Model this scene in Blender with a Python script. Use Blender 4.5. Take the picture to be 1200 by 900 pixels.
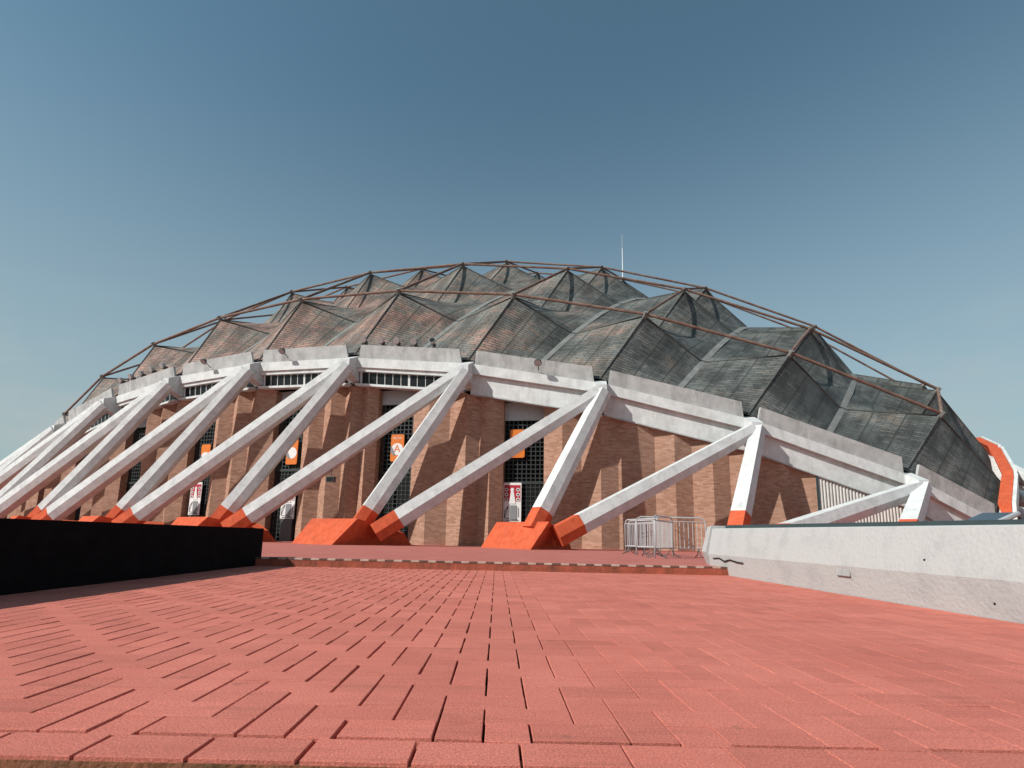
import bpy, math, random
from mathutils import Vector, Matrix
random.seed(7)
for o in list(bpy.data.objects): bpy.data.objects.remove(o)
scene = bpy.context.scene
COL = scene.collection

# ------------------------------------------------------------------ camera
CAM_H = 0.64
PITCH, ROLL = 0.1662, 0.0209
cam_d = bpy.data.cameras.new('camera'); cam = bpy.data.objects.new('camera', cam_d); COL.objects.link(cam)
r0 = Vector((1, 0, 0)); u0 = Vector((0, -math.sin(PITCH), math.cos(PITCH))); f0 = Vector((0, math.cos(PITCH), math.sin(PITCH)))
cr, sr = math.cos(ROLL), math.sin(ROLL)
r1 = cr * r0 + sr * u0; u1 = cr * u0 - sr * r0
cam.matrix_world = Matrix(((r1.x, u1.x, -f0.x, 0), (r1.y, u1.y, -f0.y, 0), (r1.z, u1.z, -f0.z, CAM_H), (0, 0, 0, 1)))
cam_d.sensor_width = 36; cam_d.lens = 36 * 625.54 / 1200
cam_d.shift_x = (600 - 584.38) / 1200; cam_d.shift_y = 75.05 / 1200
cam_d.clip_start = 0.05; cam_d.clip_end = 6000
scene.camera = cam

# ------------------------------------------------------------------ sun, sky, exposure
SUN_AZ, SUN_EL = math.radians(60), math.radians(37.9)       # azimuth: to the left of straight behind the camera
to_sun = Vector((-math.sin(SUN_AZ) * math.cos(SUN_EL), -math.cos(SUN_AZ) * math.cos(SUN_EL), math.sin(SUN_EL)))
sd = bpy.data.lights.new('sun', 'SUN'); sun = bpy.data.objects.new('sun', sd); COL.objects.link(sun)
sd.energy = 5.0; sd.angle = math.radians(0.5); sd.color = (1.0, 0.965, 0.915)
sun.rotation_euler = to_sun.to_track_quat('Z', 'Y').to_euler(); sun.location = (-30, -20, 60)

world = bpy.data.worlds.new('World'); scene.world = world; world.use_nodes = True
wn, wl = world.node_tree.nodes, world.node_tree.links
wn.clear()
out = wn.new('ShaderNodeOutputWorld'); bg = wn.new('ShaderNodeBackground'); sky = wn.new('ShaderNodeTexSky')
sky.sky_type = 'NISHITA'; sky.sun_disc = False
sky.sun_elevation = SUN_EL; sky.sun_rotation = math.atan2(to_sun.x, to_sun.y)
sky.altitude = 2200; sky.air_density = 1.0; sky.dust_density = 3.6; sky.ozone_density = 3.0
hs = wn.new('ShaderNodeHueSaturation'); hs.inputs['Saturation'].default_value = 0.85; hs.inputs['Value'].default_value = 1.0
tint = wn.new('ShaderNodeMix'); tint.data_type = 'RGBA'; tint.blend_type = 'MULTIPLY'; tint.inputs[0].default_value = 1.0
tint.inputs[7].default_value = (0.82, 1.12, 0.98, 1)
# thin bands of cloud low over the whole horizon
tc = wn.new('ShaderNodeTexCoord'); mp = wn.new('ShaderNodeMapping'); mp.inputs['Scale'].default_value = (2.2, 2.2, 6.0)
mp.inputs['Location'].default_value = (0.0, 0.9, 0.5)
nz = wn.new('ShaderNodeTexNoise'); nz.inputs['Scale'].default_value = 1.6; nz.inputs['Detail'].default_value = 7; nz.inputs['Roughness'].default_value = 0.62
ramp = wn.new('ShaderNodeValToRGB'); ramp.color_ramp.elements[0].position = 0.46; ramp.color_ramp.elements[1].position = 0.70
sep = wn.new('ShaderNodeSeparateXYZ')
band = wn.new('ShaderNodeMapRange'); band.inputs[1].default_value = 0.36; band.inputs[2].default_value = 0.08; band.inputs[3].default_value = 0.0; band.inputs[4].default_value = 0.8
mul = wn.new('ShaderNodeMath'); mul.operation = 'MULTIPLY'
cm = wn.new('ShaderNodeMix'); cm.data_type = 'RGBA'; cm.inputs[7].default_value = (3.6, 3.8, 3.7, 1)
wl.new(sky.outputs[0], hs.inputs['Color']); wl.new(hs.outputs[0], tint.inputs[6])
wl.new(tc.outputs['Generated'], mp.inputs[0]); wl.new(mp.outputs[0], nz.inputs['Vector']); wl.new(nz.outputs[0], ramp.inputs[0])
wl.new(tc.outputs['Generated'], sep.inputs[0]); wl.new(sep.outputs[2], band.inputs[0])
wl.new(ramp.outputs[0], mul.inputs[0]); wl.new(band.outputs[0], mul.inputs[1]); wl.new(mul.outputs[0], cm.inputs[0])
hz = wn.new('ShaderNodeMapRange'); hz.interpolation_type = 'SMOOTHSTEP'; hz.inputs[1].default_value = 0.72; hz.inputs[2].default_value = 0.0; hz.inputs[3].default_value = 0.0; hz.inputs[4].default_value = 0.85
hm = wn.new('ShaderNodeMix'); hm.data_type = 'RGBA'; hm.inputs[7].default_value = (2.75, 3.3, 3.3, 1)
wl.new(sep.outputs[2], hz.inputs[0]); wl.new(hz.outputs[0], hm.inputs[0]); wl.new(tint.outputs[2], hm.inputs[6]); wl.new(hm.outputs[2], cm.inputs[6]); wl.new(cm.outputs[2], bg.inputs[0]); bg.inputs[1].default_value = 0.135
wl.new(bg.outputs[0], out.inputs[0])
scene.view_settings.view_transform = 'Standard'; scene.view_settings.look = 'None'
scene.view_settings.exposure = 0.0; scene.view_settings.gamma = 1.0; scene.view_settings.use_curve_mapping = False

# ------------------------------------------------------------------ helpers
def link(o, parent=None):
    COL.objects.link(o)
    if parent is not None: o.parent = parent
    return o
def mesh_data(name, verts, faces, mats, uvs=None, smooth=False, mat_ids=None):
    me = bpy.data.meshes.new(name); me.from_pydata([tuple(v) for v in verts], [], faces)
    for m in (mats if isinstance(mats, (list, tuple)) else [mats]): me.materials.append(m)
    if uvs:
        l = me.uv_layers.new(name='UVMap')
        for i, uv in enumerate(uvs): l.data[i].uv = uv
    if smooth:
        for p in me.polygons: p.use_smooth = True
    if mat_ids:
        for p, i in zip(me.polygons, mat_ids): p.material_index = i
    me.update(); return me
def obj(name, verts, faces, mat, parent=None, uvs=None, smooth=False, mat_ids=None):
    return link(bpy.data.objects.new(name, mesh_data(name, verts, faces, mat, uvs, smooth, mat_ids)), parent)
def empty(name, loc=(0, 0, 0)):
    o = bpy.data.objects.new(name, None); o.location = loc; o.empty_display_size = 0.3; COL.objects.link(o); return o
def tag(o, label, cat, group=None):
    o['label'] = label; o['category'] = cat
    if group: o['group'] = group
    return o
def structure(o): o['kind'] = 'structure'; return o
class MB:
    def __init__(s): s.v = []; s.f = []
    def add(s, verts, faces):
        n = len(s.v); s.v += [Vector(v) for v in verts]; s.f += [tuple(i + n for i in f) for f in faces]
    def box(s, lo, hi):
        x0, y0, z0 = lo; x1, y1, z1 = hi
        s.add([(x0,y0,z0),(x1,y0,z0),(x1,y1,z0),(x0,y1,z0),(x0,y0,z1),(x1,y0,z1),(x1,y1,z1),(x0,y1,z1)], BOXF)
    def obox(s, o, ex, ey, ez):                       # box from corner o and three edge vectors
        o, ex, ey, ez = Vector(o), Vector(ex), Vector(ey), Vector(ez)
        s.add([o, o+ex, o+ex+ey, o+ey, o+ez, o+ex+ez, o+ex+ey+ez, o+ey+ez], BOXF)
    def tube(s, pts, r, n=8, cap=True):
        pts = [Vector(p) for p in pts]; rings = []
        for i, p in enumerate(pts):
            d = (pts[min(i+1, len(pts)-1)] - pts[max(i-1, 0)]).normalized()
            a = d.orthogonal() if abs(d.z) > 0.95 else d.cross(Vector((0, 0, 1))); a.normalize(); b = d.cross(a)
            rr = r[i] if isinstance(r, (list, tuple)) else r
            rings.append([p + rr * (math.cos(t) * a + math.sin(t) * b) for t in [2 * math.pi * k / n for k in range(n)]])
        vs = [v for ring in rings for v in ring]; fs = []
        for i in range(len(pts) - 1):
            for k in range(n): fs.append((i*n+k, i*n+(k+1) % n, (i+1)*n+(k+1) % n, (i+1)*n+k))
        if cap: fs.append(tuple(range(n))[::-1]); fs.append(tuple(range((len(pts)-1)*n, len(pts)*n)))
        s.add(vs, fs)
    def prism(s, sec0, sec1):
        n = len(sec0); fs = [tuple(range(n))[::-1], tuple(range(n, 2*n))]
        for k in range(n): fs.append((k, (k+1) % n, n+(k+1) % n, n+k))
        s.add(list(sec0) + list(sec1), fs)
    def build(s, name, mat, parent=None, smooth=False): return obj(name, s.v, s.f, mat, parent, smooth=smooth)
BOXF = [(0,3,2,1),(4,5,6,7),(0,1,5,4),(1,2,6,5),(2,3,7,6),(3,0,4,7)]

# ------------------------------------------------------------------ materials
def nodes_of(name):
    m = bpy.data.materials.new(name); m.use_nodes = True
    return m, m.node_tree.nodes, m.node_tree.links, m.node_tree.nodes['Principled BSDF']
def rgba(c): return (c[0], c[1], c[2], 1)
def noise_mat(name, c1, c2, scale=3.0, rough=0.8, bump=0.2, stain=None, stain_scale=0.7, stain_amt=0.5, streak=False, bump_scale=None, spec=0.25, lo=0.35, hi=0.65, metal=0.0):
    m, N, L, b = nodes_of(name)
    tc = N.new('ShaderNodeTexCoord'); geo = N.new('ShaderNodeNewGeometry')
    n1 = N.new('ShaderNodeTexNoise'); n1.inputs['Scale'].default_value = scale; n1.inputs['Detail'].default_value = 8; n1.inputs['Roughness'].default_value = 0.65
    L.new(geo.outputs['Position'], n1.inputs['Vector'])
    r = N.new('ShaderNodeValToRGB'); r.color_ramp.elements[0].position = lo; r.color_ramp.elements[1].position = hi
    r.color_ramp.elements[0].color = rgba(c1); r.color_ramp.elements[1].color = rgba(c2); L.new(n1.outputs[0], r.inputs[0])
    col = r.outputs[0]
    if stain:
        mp = N.new('ShaderNodeMapping'); mp.inputs['Scale'].default_value = (1, 1, 0.18) if streak else (1, 1, 1); L.new(geo.outputs['Position'], mp.inputs[0])
        n2 = N.new('ShaderNodeTexNoise'); n2.inputs['Scale'].default_value = stain_scale; n2.inputs['Detail'].default_value = 9; n2.inputs['Roughness'].default_value = 0.7; L.new(mp.outputs[0], n2.inputs['Vector'])
        r2 = N.new('ShaderNodeMapRange'); r2.inputs[1].default_value = 0.5; r2.inputs[2].default_value = 0.72; r2.inputs[3].default_value = 0; r2.inputs[4].default_value = stain_amt; L.new(n2.outputs[0], r2.inputs[0])
        mx = N.new('ShaderNodeMix'); mx.data_type = 'RGBA'; L.new(r2.outputs[0], mx.inputs[0]); L.new(col, mx.inputs[6]); mx.inputs[7].default_value = rgba(stain); col = mx.outputs[2]
    L.new(col, b.inputs['Base Color']); b.inputs['Roughness'].default_value = rough; b.inputs['Specular IOR Level'].default_value = spec; b.inputs['Metallic'].default_value = metal
    if bump:
        n3 = N.new('ShaderNodeTexNoise'); n3.inputs['Scale'].default_value = bump_scale or scale * 6; n3.inputs['Detail'].default_value = 6; L.new(geo.outputs['Position'], n3.inputs['Vector'])
        bp = N.new('ShaderNodeBump'); bp.inputs['Strength'].default_value = bump; bp.inputs['Distance'].default_value = 0.02; L.new(n3.outputs[0], bp.inputs['Height']); L.new(bp.outputs[0], b.inputs['Normal'])
    return m
def brick_mat(name, colA, colB, mortar, dark, bw=0.30, rh=0.095, ms=0.010):
    m, N, L, b = nodes_of(name)
    uv = N.new('ShaderNodeUVMap'); geo = N.new('ShaderNodeNewGeometry')
    br = N.new('ShaderNodeTexBrick'); br.inputs['Scale'].default_value = 1; br.inputs['Brick Width'].default_value = bw; br.inputs['Row Height'].default_value = rh
    br.inputs['Mortar Size'].default_value = ms; br.inputs['Mortar Smooth'].default_value = 0.2; br.inputs['Bias'].default_value = 0.0
    br.inputs['Color1'].default_value = rgba(colA); br.inputs['Color2'].default_value = rgba(colB); br.inputs['Mortar'].default_value = rgba(mortar)
    L.new(uv.outputs[0], br.inputs['Vector'])
    n = N.new('ShaderNodeTexNoise'); n.inputs['Scale'].default_value = 0.9; n.inputs['Detail'].default_value = 9; n.inputs['Roughness'].default_value = 0.7; L.new(geo.outputs['Position'], n.inputs['Vector'])
    mr = N.new('ShaderNodeMapRange'); mr.inputs[1].default_value = 0.45; mr.inputs[2].default_value = 0.75; mr.inputs[4].default_value = 0.6; L.new(n.outputs[0], mr.inputs[0])
    mx = N.new('ShaderNodeMix'); mx.data_type = 'RGBA'; L.new(mr.outputs[0], mx.inputs[0]); L.new(br.outputs[0], mx.inputs[6]); mx.inputs[7].default_value = rgba(dark)
    L.new(mx.outputs[2], b.inputs['Base Color']); b.inputs['Roughness'].default_value = 0.9; b.inputs['Specular IOR Level'].default_value = 0.15
    bp = N.new('ShaderNodeBump'); bp.inputs['Strength'].default_value = 0.6; bp.inputs['Distance'].default_value = 0.01; bp.invert = True
    L.new(br.outputs['Fac'], bp.inputs['Height']); L.new(bp.outputs[0], b.inputs['Normal'])
    return m
def plain(name, c, rough=0.6, spec=0.3, metal=0.0):
    return noise_mat(name, [x * 0.85 for x in c], c, scale=5, rough=rough, bump=0.05, spec=spec, metal=metal)

M_white = noise_mat('white_painted_concrete', (0.52, 0.535, 0.52), (0.66, 0.675, 0.655), 1.8, 0.75, 0.35, stain=(0.33, 0.32, 0.30), stain_scale=1.6, stain_amt=0.55, streak=True, bump_scale=9)
M_leg = noise_mat('white_painted_leg', (0.50, 0.515, 0.505), (0.63, 0.645, 0.63), 1.4, 0.8, 0.45, stain=(0.33, 0.335, 0.32), stain_scale=2.6, stain_amt=0.6, bump_scale=7)
M_greyc = noise_mat('weathered_parapet_concrete', (0.35, 0.36, 0.35), (0.49, 0.50, 0.485), 1.5, 0.85, 0.3, stain=(0.17, 0.17, 0.16), stain_scale=1.8, stain_amt=0.7, streak=True)
M_orange = noise_mat('orange_red_paint', (0.46, 0.082, 0.034), (0.60, 0.118, 0.052), 3.2, 0.82, 0.35, stain=(0.30, 0.075, 0.045), stain_scale=3.0, stain_amt=0.6, spec=0.12, streak=True)
M_brick = brick_mat('facade_brick', (0.50, 0.285, 0.205), (0.33, 0.165, 0.105), (0.34, 0.26, 0.20), (0.26, 0.155, 0.10))
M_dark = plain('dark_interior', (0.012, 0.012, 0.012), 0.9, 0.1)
M_lattice = plain('dark_green_steel', (0.03, 0.04, 0.038), 0.55, 0.4)
M_lintel = plain('pale_lintel_panel', (0.42, 0.45, 0.45), 0.6)
M_glass = plain('dark_glass', (0.008, 0.009, 0.010), 0.3, 0.3)
M_tube = noise_mat('rusted_red_steel', (0.13, 0.08, 0.062), (0.25, 0.165, 0.125), 2.2, 0.7, 0.2, stain=(0.15, 0.045, 0.035), stain_scale=0.5, stain_amt=0.9)
M_gutter = noise_mat('pale_gutter_sheet', (0.15, 0.16, 0.15), (0.26, 0.26, 0.245), 2.0, 0.7, 0.2, stain=(0.08, 0.085, 0.075), stain_scale=1.0, stain_amt=0.7)
M_black = noise_mat('shade_black_wall', (0.006, 0.006, 0.007), (0.010, 0.010, 0.011), 4, 0.9, 0.3, spec=0.05)  # left wall: deep shade of its inner face put into the base colour
M_kerbwall = noise_mat('pale_concrete_wall', (0.37, 0.37, 0.36), (0.47, 0.47, 0.455), 2.6, 0.85, 0.45, stain=(0.28, 0.28, 0.27), stain_scale=2.6, stain_amt=0.45, streak=False, bump_scale=22)
M_railback = plain('dark_teal_coping', (0.045, 0.065, 0.068), 0.7)
M_slab = plain('blue_grey_panel', (0.075, 0.10, 0.125), 0.4)
M_steel = plain('galvanised_steel', (0.46, 0.47, 0.47), 0.45, 0.4)
M_lampw = plain('pale_lamp_housing', (0.42, 0.42, 0.41), 0.45, 0.4)
M_lampd = plain('dark_lamp_bracket', (0.09, 0.09, 0.09), 0.5, 0.4)
M_cream = noise_mat('cream_edge_paint', (0.42, 0.31, 0.25), (0.56, 0.45, 0.37), 6, 0.8, 0.2, stain=(0.36, 0.22, 0.16), stain_scale=5, stain_amt=0.7)
M_edgeblk = noise_mat('black_edge_paint', (0.09, 0.06, 0.05), (0.15, 0.09, 0.07), 6, 0.8, 0.2, stain=(0.3, 0.13, 0.09), stain_scale=5, stain_amt=0.6)
M_signo = plain('sign_orange', (0.72, 0.19, 0.025), 0.5)
M_signw = plain('sign_white', (0.80, 0.80, 0.78), 0.5)
M_signg = plain('sign_grey', (0.25, 0.26, 0.27), 0.5)
M_signr = plain('poster_crimson', (0.42, 0.03, 0.05), 0.5)
M_signk = plain('poster_black', (0.02, 0.02, 0.02), 0.5)

def paving_mat(name, c1, c2, grime, gamt=0.35):
    m = noise_mat(name, c1, c2, 1.1, 0.82, 0.28, stain=grime, stain_scale=2.3, stain_amt=gamt, bump_scale=170, spec=0.12)
    N, L = m.node_tree.nodes, m.node_tree.links; b = N['Principled BSDF']
    src = b.inputs['Base Color'].links[0].from_socket
    geo = N.new('ShaderNodeNewGeometry')
    # fine speckle of worn grit and pale scuffs
    sp = N.new('ShaderNodeTexNoise'); sp.inputs['Scale'].default_value = 120; sp.inputs['Detail'].default_value = 4; L.new(geo.outputs['Position'], sp.inputs['Vector'])
    mr = N.new('ShaderNodeMapRange'); mr.inputs[1].default_value = 0.3; mr.inputs[2].default_value = 0.7; mr.inputs[3].default_value = 0.70; mr.inputs[4].default_value = 1.20; L.new(sp.outputs[0], mr.inputs[0])
    mu = N.new('ShaderNodeMix'); mu.data_type = 'RGBA'; mu.blend_type = 'MULTIPLY'; mu.inputs[0].default_value = 1; L.new(src, mu.inputs[6]); L.new(mr.outputs[0], mu.inputs[7])
    s2 = N.new('ShaderNodeTexNoise'); s2.inputs['Scale'].default_value = 7; s2.inputs['Detail'].default_value = 10; s2.inputs['Roughness'].default_value = 0.78; L.new(geo.outputs['Position'], s2.inputs['Vector'])
    m2 = N.new('ShaderNodeMapRange'); m2.inputs[1].default_value = 0.60; m2.inputs[2].default_value = 0.74; m2.inputs[3].default_value = 0; m2.inputs[4].default_value = 0.55; L.new(s2.outputs[0], m2.inputs[0])
    mx = N.new('ShaderNodeMix'); mx.data_type = 'RGBA'; L.new(m2.outputs[0], mx.inputs[0]); L.new(mu.outputs[2], mx.inputs[6]); mx.inputs[7].default_value = (0.52, 0.25, 0.20, 1)
    # grime drawn out across the walk, and darker worn patches
    gm = N.new('ShaderNodeMapping'); gm.inputs['Scale'].default_value = (1.3, 13.0, 1.0); L.new(geo.outputs['Position'], gm.inputs[0])
    g1 = N.new('ShaderNodeTexNoise'); g1.inputs['Scale'].default_value = 1.0; g1.inputs['Detail'].default_value = 6; g1.inputs['Roughness'].default_value = 0.7; L.new(gm.outputs[0], g1.inputs['Vector'])
    g2 = N.new('ShaderNodeMapRange'); g2.inputs[1].default_value = 0.52; g2.inputs[2].default_value = 0.75; g2.inputs[3].default_value = 0.0; g2.inputs[4].default_value = 0.5; L.new(g1.outputs[0], g2.inputs[0])
    gx_ = N.new('ShaderNodeMix'); gx_.data_type = 'RGBA'; L.new(g2.outputs[0], gx_.inputs[0]); L.new(mx.outputs[2], gx_.inputs[6]); gx_.inputs[7].default_value = (0.30, 0.10, 0.075, 1)
    mx = gx_
    # small dark spots: gum, drips
    vo = N.new('ShaderNodeTexVoronoi'); vo.inputs['Scale'].default_value = 3.1; L.new(geo.outputs['Position'], vo.inputs['Vector'])
    v2 = N.new('ShaderNodeMapRange'); v2.inputs[1].default_value = 0.075; v2.inputs[2].default_value = 0.045; v2.inputs[3].default_value = 0.0; v2.inputs[4].default_value = 0.35; L.new(vo.outputs['Distance'], v2.inputs[0])
    vx = N.new('ShaderNodeMix'); vx.data_type = 'RGBA'; L.new(v2.outputs[0], vx.inputs[0]); L.new(mx.outputs[2], vx.inputs[6]); vx.inputs[7].default_value = (0.22, 0.10, 0.08, 1)
    mx = vx
    # every paver its own slight shade
    oi = N.new('ShaderNodeObjectInfo'); at = N.new('ShaderNodeAttribute'); at.attribute_name = 'shade'
    ad = N.new('ShaderNodeMath'); ad.operation = 'ADD'; L.new(oi.outputs['Random'], ad.inputs[0]); L.new(at.outputs['Fac'], ad.inputs[1])
    fr = N.new('ShaderNodeMath'); fr.operation = 'FRACT'; L.new(ad.outputs[0], fr.inputs[0])
    m3 = N.new('ShaderNodeMapRange'); m3.inputs[3].default_value = 0.91; m3.inputs[4].default_value = 1.07; L.new(fr.outputs[0], m3.inputs[0])
    mv = N.new('ShaderNodeMix'); mv.data_type = 'RGBA'; mv.blend_type = 'MULTIPLY'; mv.inputs[0].default_value = 1; L.new(mx.outputs[2], mv.inputs[6]); L.new(m3.outputs[0], mv.inputs[7])
    L.new(mv.outputs[2], b.inputs['Base Color'])
    return m
M_paver = paving_mat('red_painted_paver', (0.54, 0.162, 0.120), (0.62, 0.20, 0.150), (0.41, 0.135, 0.10))
M_plaza = paving_mat('red_plaza_paint', (0.42, 0.135, 0.11), (0.48, 0.165, 0.135), (0.36, 0.13, 0.105))
M_joint = noise_mat('sandy_joint_bed', (0.012, 0.009, 0.008), (0.04, 0.022, 0.017), 7, 0.95, 0.3)
M_riser = noise_mat('brown_red_riser', (0.24, 0.07, 0.04), (0.40, 0.105, 0.062), 3.5, 0.85, 0.5, stain=(0.09, 0.05, 0.03), stain_scale=4.0, stain_amt=0.8, streak=True)
M_edge = noise_mat('brown_worn_edge', (0.16, 0.075, 0.035), (0.28, 0.11, 0.06), 6, 0.9, 0.6, stain=(0.05, 0.04, 0.022), stain_scale=5, stain_amt=0.8)
M_ground = noise_mat('pale_asphalt', (0.10, 0.10, 0.10), (0.16, 0.16, 0.155), 0.8, 0.9, 0.2)

def roof_material():
    m, N, L, b = nodes_of('copper_roof_tiles')
    uv = N.new('ShaderNodeUVMap'); geo = N.new('ShaderNodeNewGeometry'); oi = N.new('ShaderNodeObjectInfo')
    br = N.new('ShaderNodeTexBrick'); br.inputs['Scale'].default_value = 1; br.inputs['Brick Width'].default_value = 0.85; br.inputs['Row Height'].default_value = 0.215
    br.inputs['Mortar Size'].default_value = 0.026; br.inputs['Mortar Smooth'].default_value = 0.3; br.inputs['Color1'].default_value = (0, 0, 0, 1); br.inputs['Color2'].default_value = (1, 1, 1, 1); br.inputs['Mortar'].default_value = (0.5, 0.5, 0.5, 1)
    L.new(uv.outputs[0], br.inputs['Vector'])
    sepu = N.new('ShaderNodeSeparateXYZ'); L.new(uv.outputs[0], sepu.inputs[0])
    # broad weathering: warm bare copper against green grey patina
    n1 = N.new('ShaderNodeTexNoise'); n1.inputs['Scale'].default_value = 0.22; n1.inputs['Detail'].default_value = 7; n1.inputs['Roughness'].default_value = 0.65; L.new(geo.outputs['Position'], n1.inputs['Vector'])
    sp = N.new('ShaderNodeSeparateXYZ'); L.new(geo.outputs['Position'], sp.inputs[0])
    gx = N.new('ShaderNodeMapRange'); gx.inputs[1].default_value = -14; gx.inputs[2].default_value = 16; gx.inputs[3].default_value = 0.15; gx.inputs[4].default_value = -0.17; L.new(sp.outputs[0], gx.inputs[0])
    a1 = N.new('ShaderNodeMath'); a1.operation = 'ADD'; L.new(n1.outputs[0], a1.inputs[0]); L.new(gx.outputs[0], a1.inputs[1])
    rr = N.new('ShaderNodeMath'); rr.operation = 'MULTIPLY_ADD'; L.new(br.outputs[0], rr.inputs[0]); rr.inputs[1].default_value = 0.20; L.new(a1.outputs[0], rr.inputs[2])
    # rain streaks run along the tile courses, wide dark stripes between
    wv = N.new('ShaderNodeTexNoise'); wv.noise_dimensions = '2D'; wv.inputs['Scale'].default_value = 1.0; wv.inputs['Detail'].default_value = 5
    mp = N.new('ShaderNodeMapping'); mp.inputs['Scale'].default_value = (0.9, 0.35, 1); L.new(uv.outputs[0], mp.inputs[0]); L.new(mp.outputs[0], wv.inputs['Vector'])
    ra = N.new('ShaderNodeValToRGB'); e = ra.color_ramp.elements
    e[0].position = 0.40; e[0].color = (0.082, 0.089, 0.084, 1); e[1].position = 0.84; e[1].color = (0.31, 0.185, 0.145, 1)
    x = e.new(0.52); x.color = (0.138, 0.142, 0.132, 1)
    x = e.new(0.64); x.color = (0.175, 0.155, 0.132, 1)
    L.new(rr.outputs[0], ra.inputs[0])
    mr = N.new('ShaderNodeMapRange'); mr.inputs[1].default_value = 0.35; mr.inputs[2].default_value = 0.65; mr.inputs[3].default_value = 0.62; mr.inputs[4].default_value = 1.25; L.new(wv.outputs[0], mr.inputs[0])
    mu = N.new('ShaderNodeMix'); mu.data_type = 'RGBA'; mu.blend_type = 'MULTIPLY'; mu.inputs[0].default_value = 1; L.new(ra.outputs[0], mu.inputs[6]); L.new(mr.outputs[0], mu.inputs[7])
    # fine mottling
    n3 = N.new('ShaderNodeTexNoise'); n3.inputs['Scale'].default_value = 3.0; n3.inputs['Detail'].default_value = 8; n3.inputs['Roughness'].default_value = 0.75; L.new(geo.outputs['Position'], n3.inputs['Vector'])
    m3 = N.new('ShaderNodeMapRange'); m3.inputs[1].default_value = 0.3; m3.inputs[2].default_value = 0.7; m3.inputs[3].default_value = 0.75; m3.inputs[4].default_value = 1.3; L.new(n3.outputs[0], m3.inputs[0])
    mu2 = N.new('ShaderNodeMix'); mu2.data_type = 'RGBA'; mu2.blend_type = 'MULTIPLY'; mu2.inputs[0].default_value = 1; L.new(mu.outputs[2], mu2.inputs[6]); L.new(m3.outputs[0], mu2.inputs[7])
    # course joints, and the wider standing seams every third of a shell
    fr = N.new('ShaderNodeMath'); fr.operation = 'FRACT'; sc = N.new('ShaderNodeMath'); sc.operation = 'DIVIDE'; sc.inputs[1].default_value = 1.7; L.new(sepu.outputs[0], sc.inputs[0]); L.new(sc.outputs[0], fr.inputs[0])
    lt = N.new('ShaderNodeMath'); lt.operation = 'LESS_THAN'; lt.inputs[1].default_value = 0.05; L.new(fr.outputs[0], lt.inputs[0])
    mxj = N.new('ShaderNodeMath'); mxj.operation = 'MAXIMUM'; L.new(br.outputs['Fac'], mxj.inputs[0]); L.new(lt.outputs[0], mxj.inputs[1])
    jm = N.new('ShaderNodeMath'); jm.operation = 'MULTIPLY'; jm.inputs[1].default_value = 0.72; L.new(mxj.outputs[0], jm.inputs[0])
    mx = N.new('ShaderNodeMix'); mx.data_type = 'RGBA'; L.new(jm.outputs[0], mx.inputs[0]); L.new(mu2.outputs[2], mx.inputs[6]); mx.inputs[7].default_value = (0.03, 0.036, 0.03, 1)
    L.new(mx.outputs[2], b.inputs['Base Color']); b.inputs['Roughness'].default_value = 0.72; b.inputs['Specular IOR Level'].default_value = 0.3
    bp = N.new('ShaderNodeBump'); bp.inputs['Strength'].default_value = 0.7; bp.inputs['Distance'].default_value = 0.05
    sub = N.new('ShaderNodeMath'); sub.operation = 'SUBTRACT'; L.new(br.outputs[0], sub.inputs[0]); L.new(mxj.outputs[0], sub.inputs[1])
    L.new(sub.outputs[0], bp.inputs['Height']); L.new(bp.outputs[0], b.inputs['Normal'])
    return m
M_roof = roof_material()

# ------------------------------------------------------------------ ground, plaza, paving
PL = 0.155                                  # plaza level above the paved court
WL, WR = -4.72, 4.55                        # inner faces of the two side walls
Y0, Y1 = 1.653, 10.72                       # near edge of the court, step up to the plaza
structure(obj('ground', [(-2500, -2500, -0.22), (2500, -2500, -0.22), (2500, 2500, -0.22), (-2500, 2500, -0.22)], [(0, 1, 2, 3)], M_ground))
pv = [(-140, -40), (WL - .2, -40), (WL - .2, Y1), (WR + .2, Y1), (WR + .2, -40), (140, -40), (140, 200), (-140, 200)]
structure(obj('plaza', [(x, y, PL) for x, y in pv], [(0, 1, 2, 7), (2, 3, 6, 7), (3, 4, 5, 6)], M_plaza))
structure(obj('lower_pavement', [(WL - .2, -40, -0.17), (WR + .2, -40, -0.17), (WR + .2, Y0 + .02, -0.17), (WL - .2, Y0 + .02, -0.17)], [(0, 1, 2, 3)], M_edge))
# step up to the plaza, with its painted nosing
mb = MB(); mb.box((WL - .15, Y1 - .02, -0.05), (WR + .32, Y1 + .16, PL + .006))
step = structure(mb.build('step', M_riser))
x = WL - .05; i = 0; marks = {}
while x < WR + .1:
    w = 0.165 + random.uniform(-.008, .008)
    mb = MB(); mb.box((x, Y1 - .026, PL - .022), (x + w - .006, Y1 + .075, PL + .010))
    mb.build('edge_mark', M_edgeblk if i % 2 == 0 else M_cream, step); x += w; i += 1
mb = MB(); mb.box((WL, Y0 - .004, -0.168), (WR, Y0 + .06, -0.012)); court_edge = structure(mb.build('court_edge', M_edge))

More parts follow.
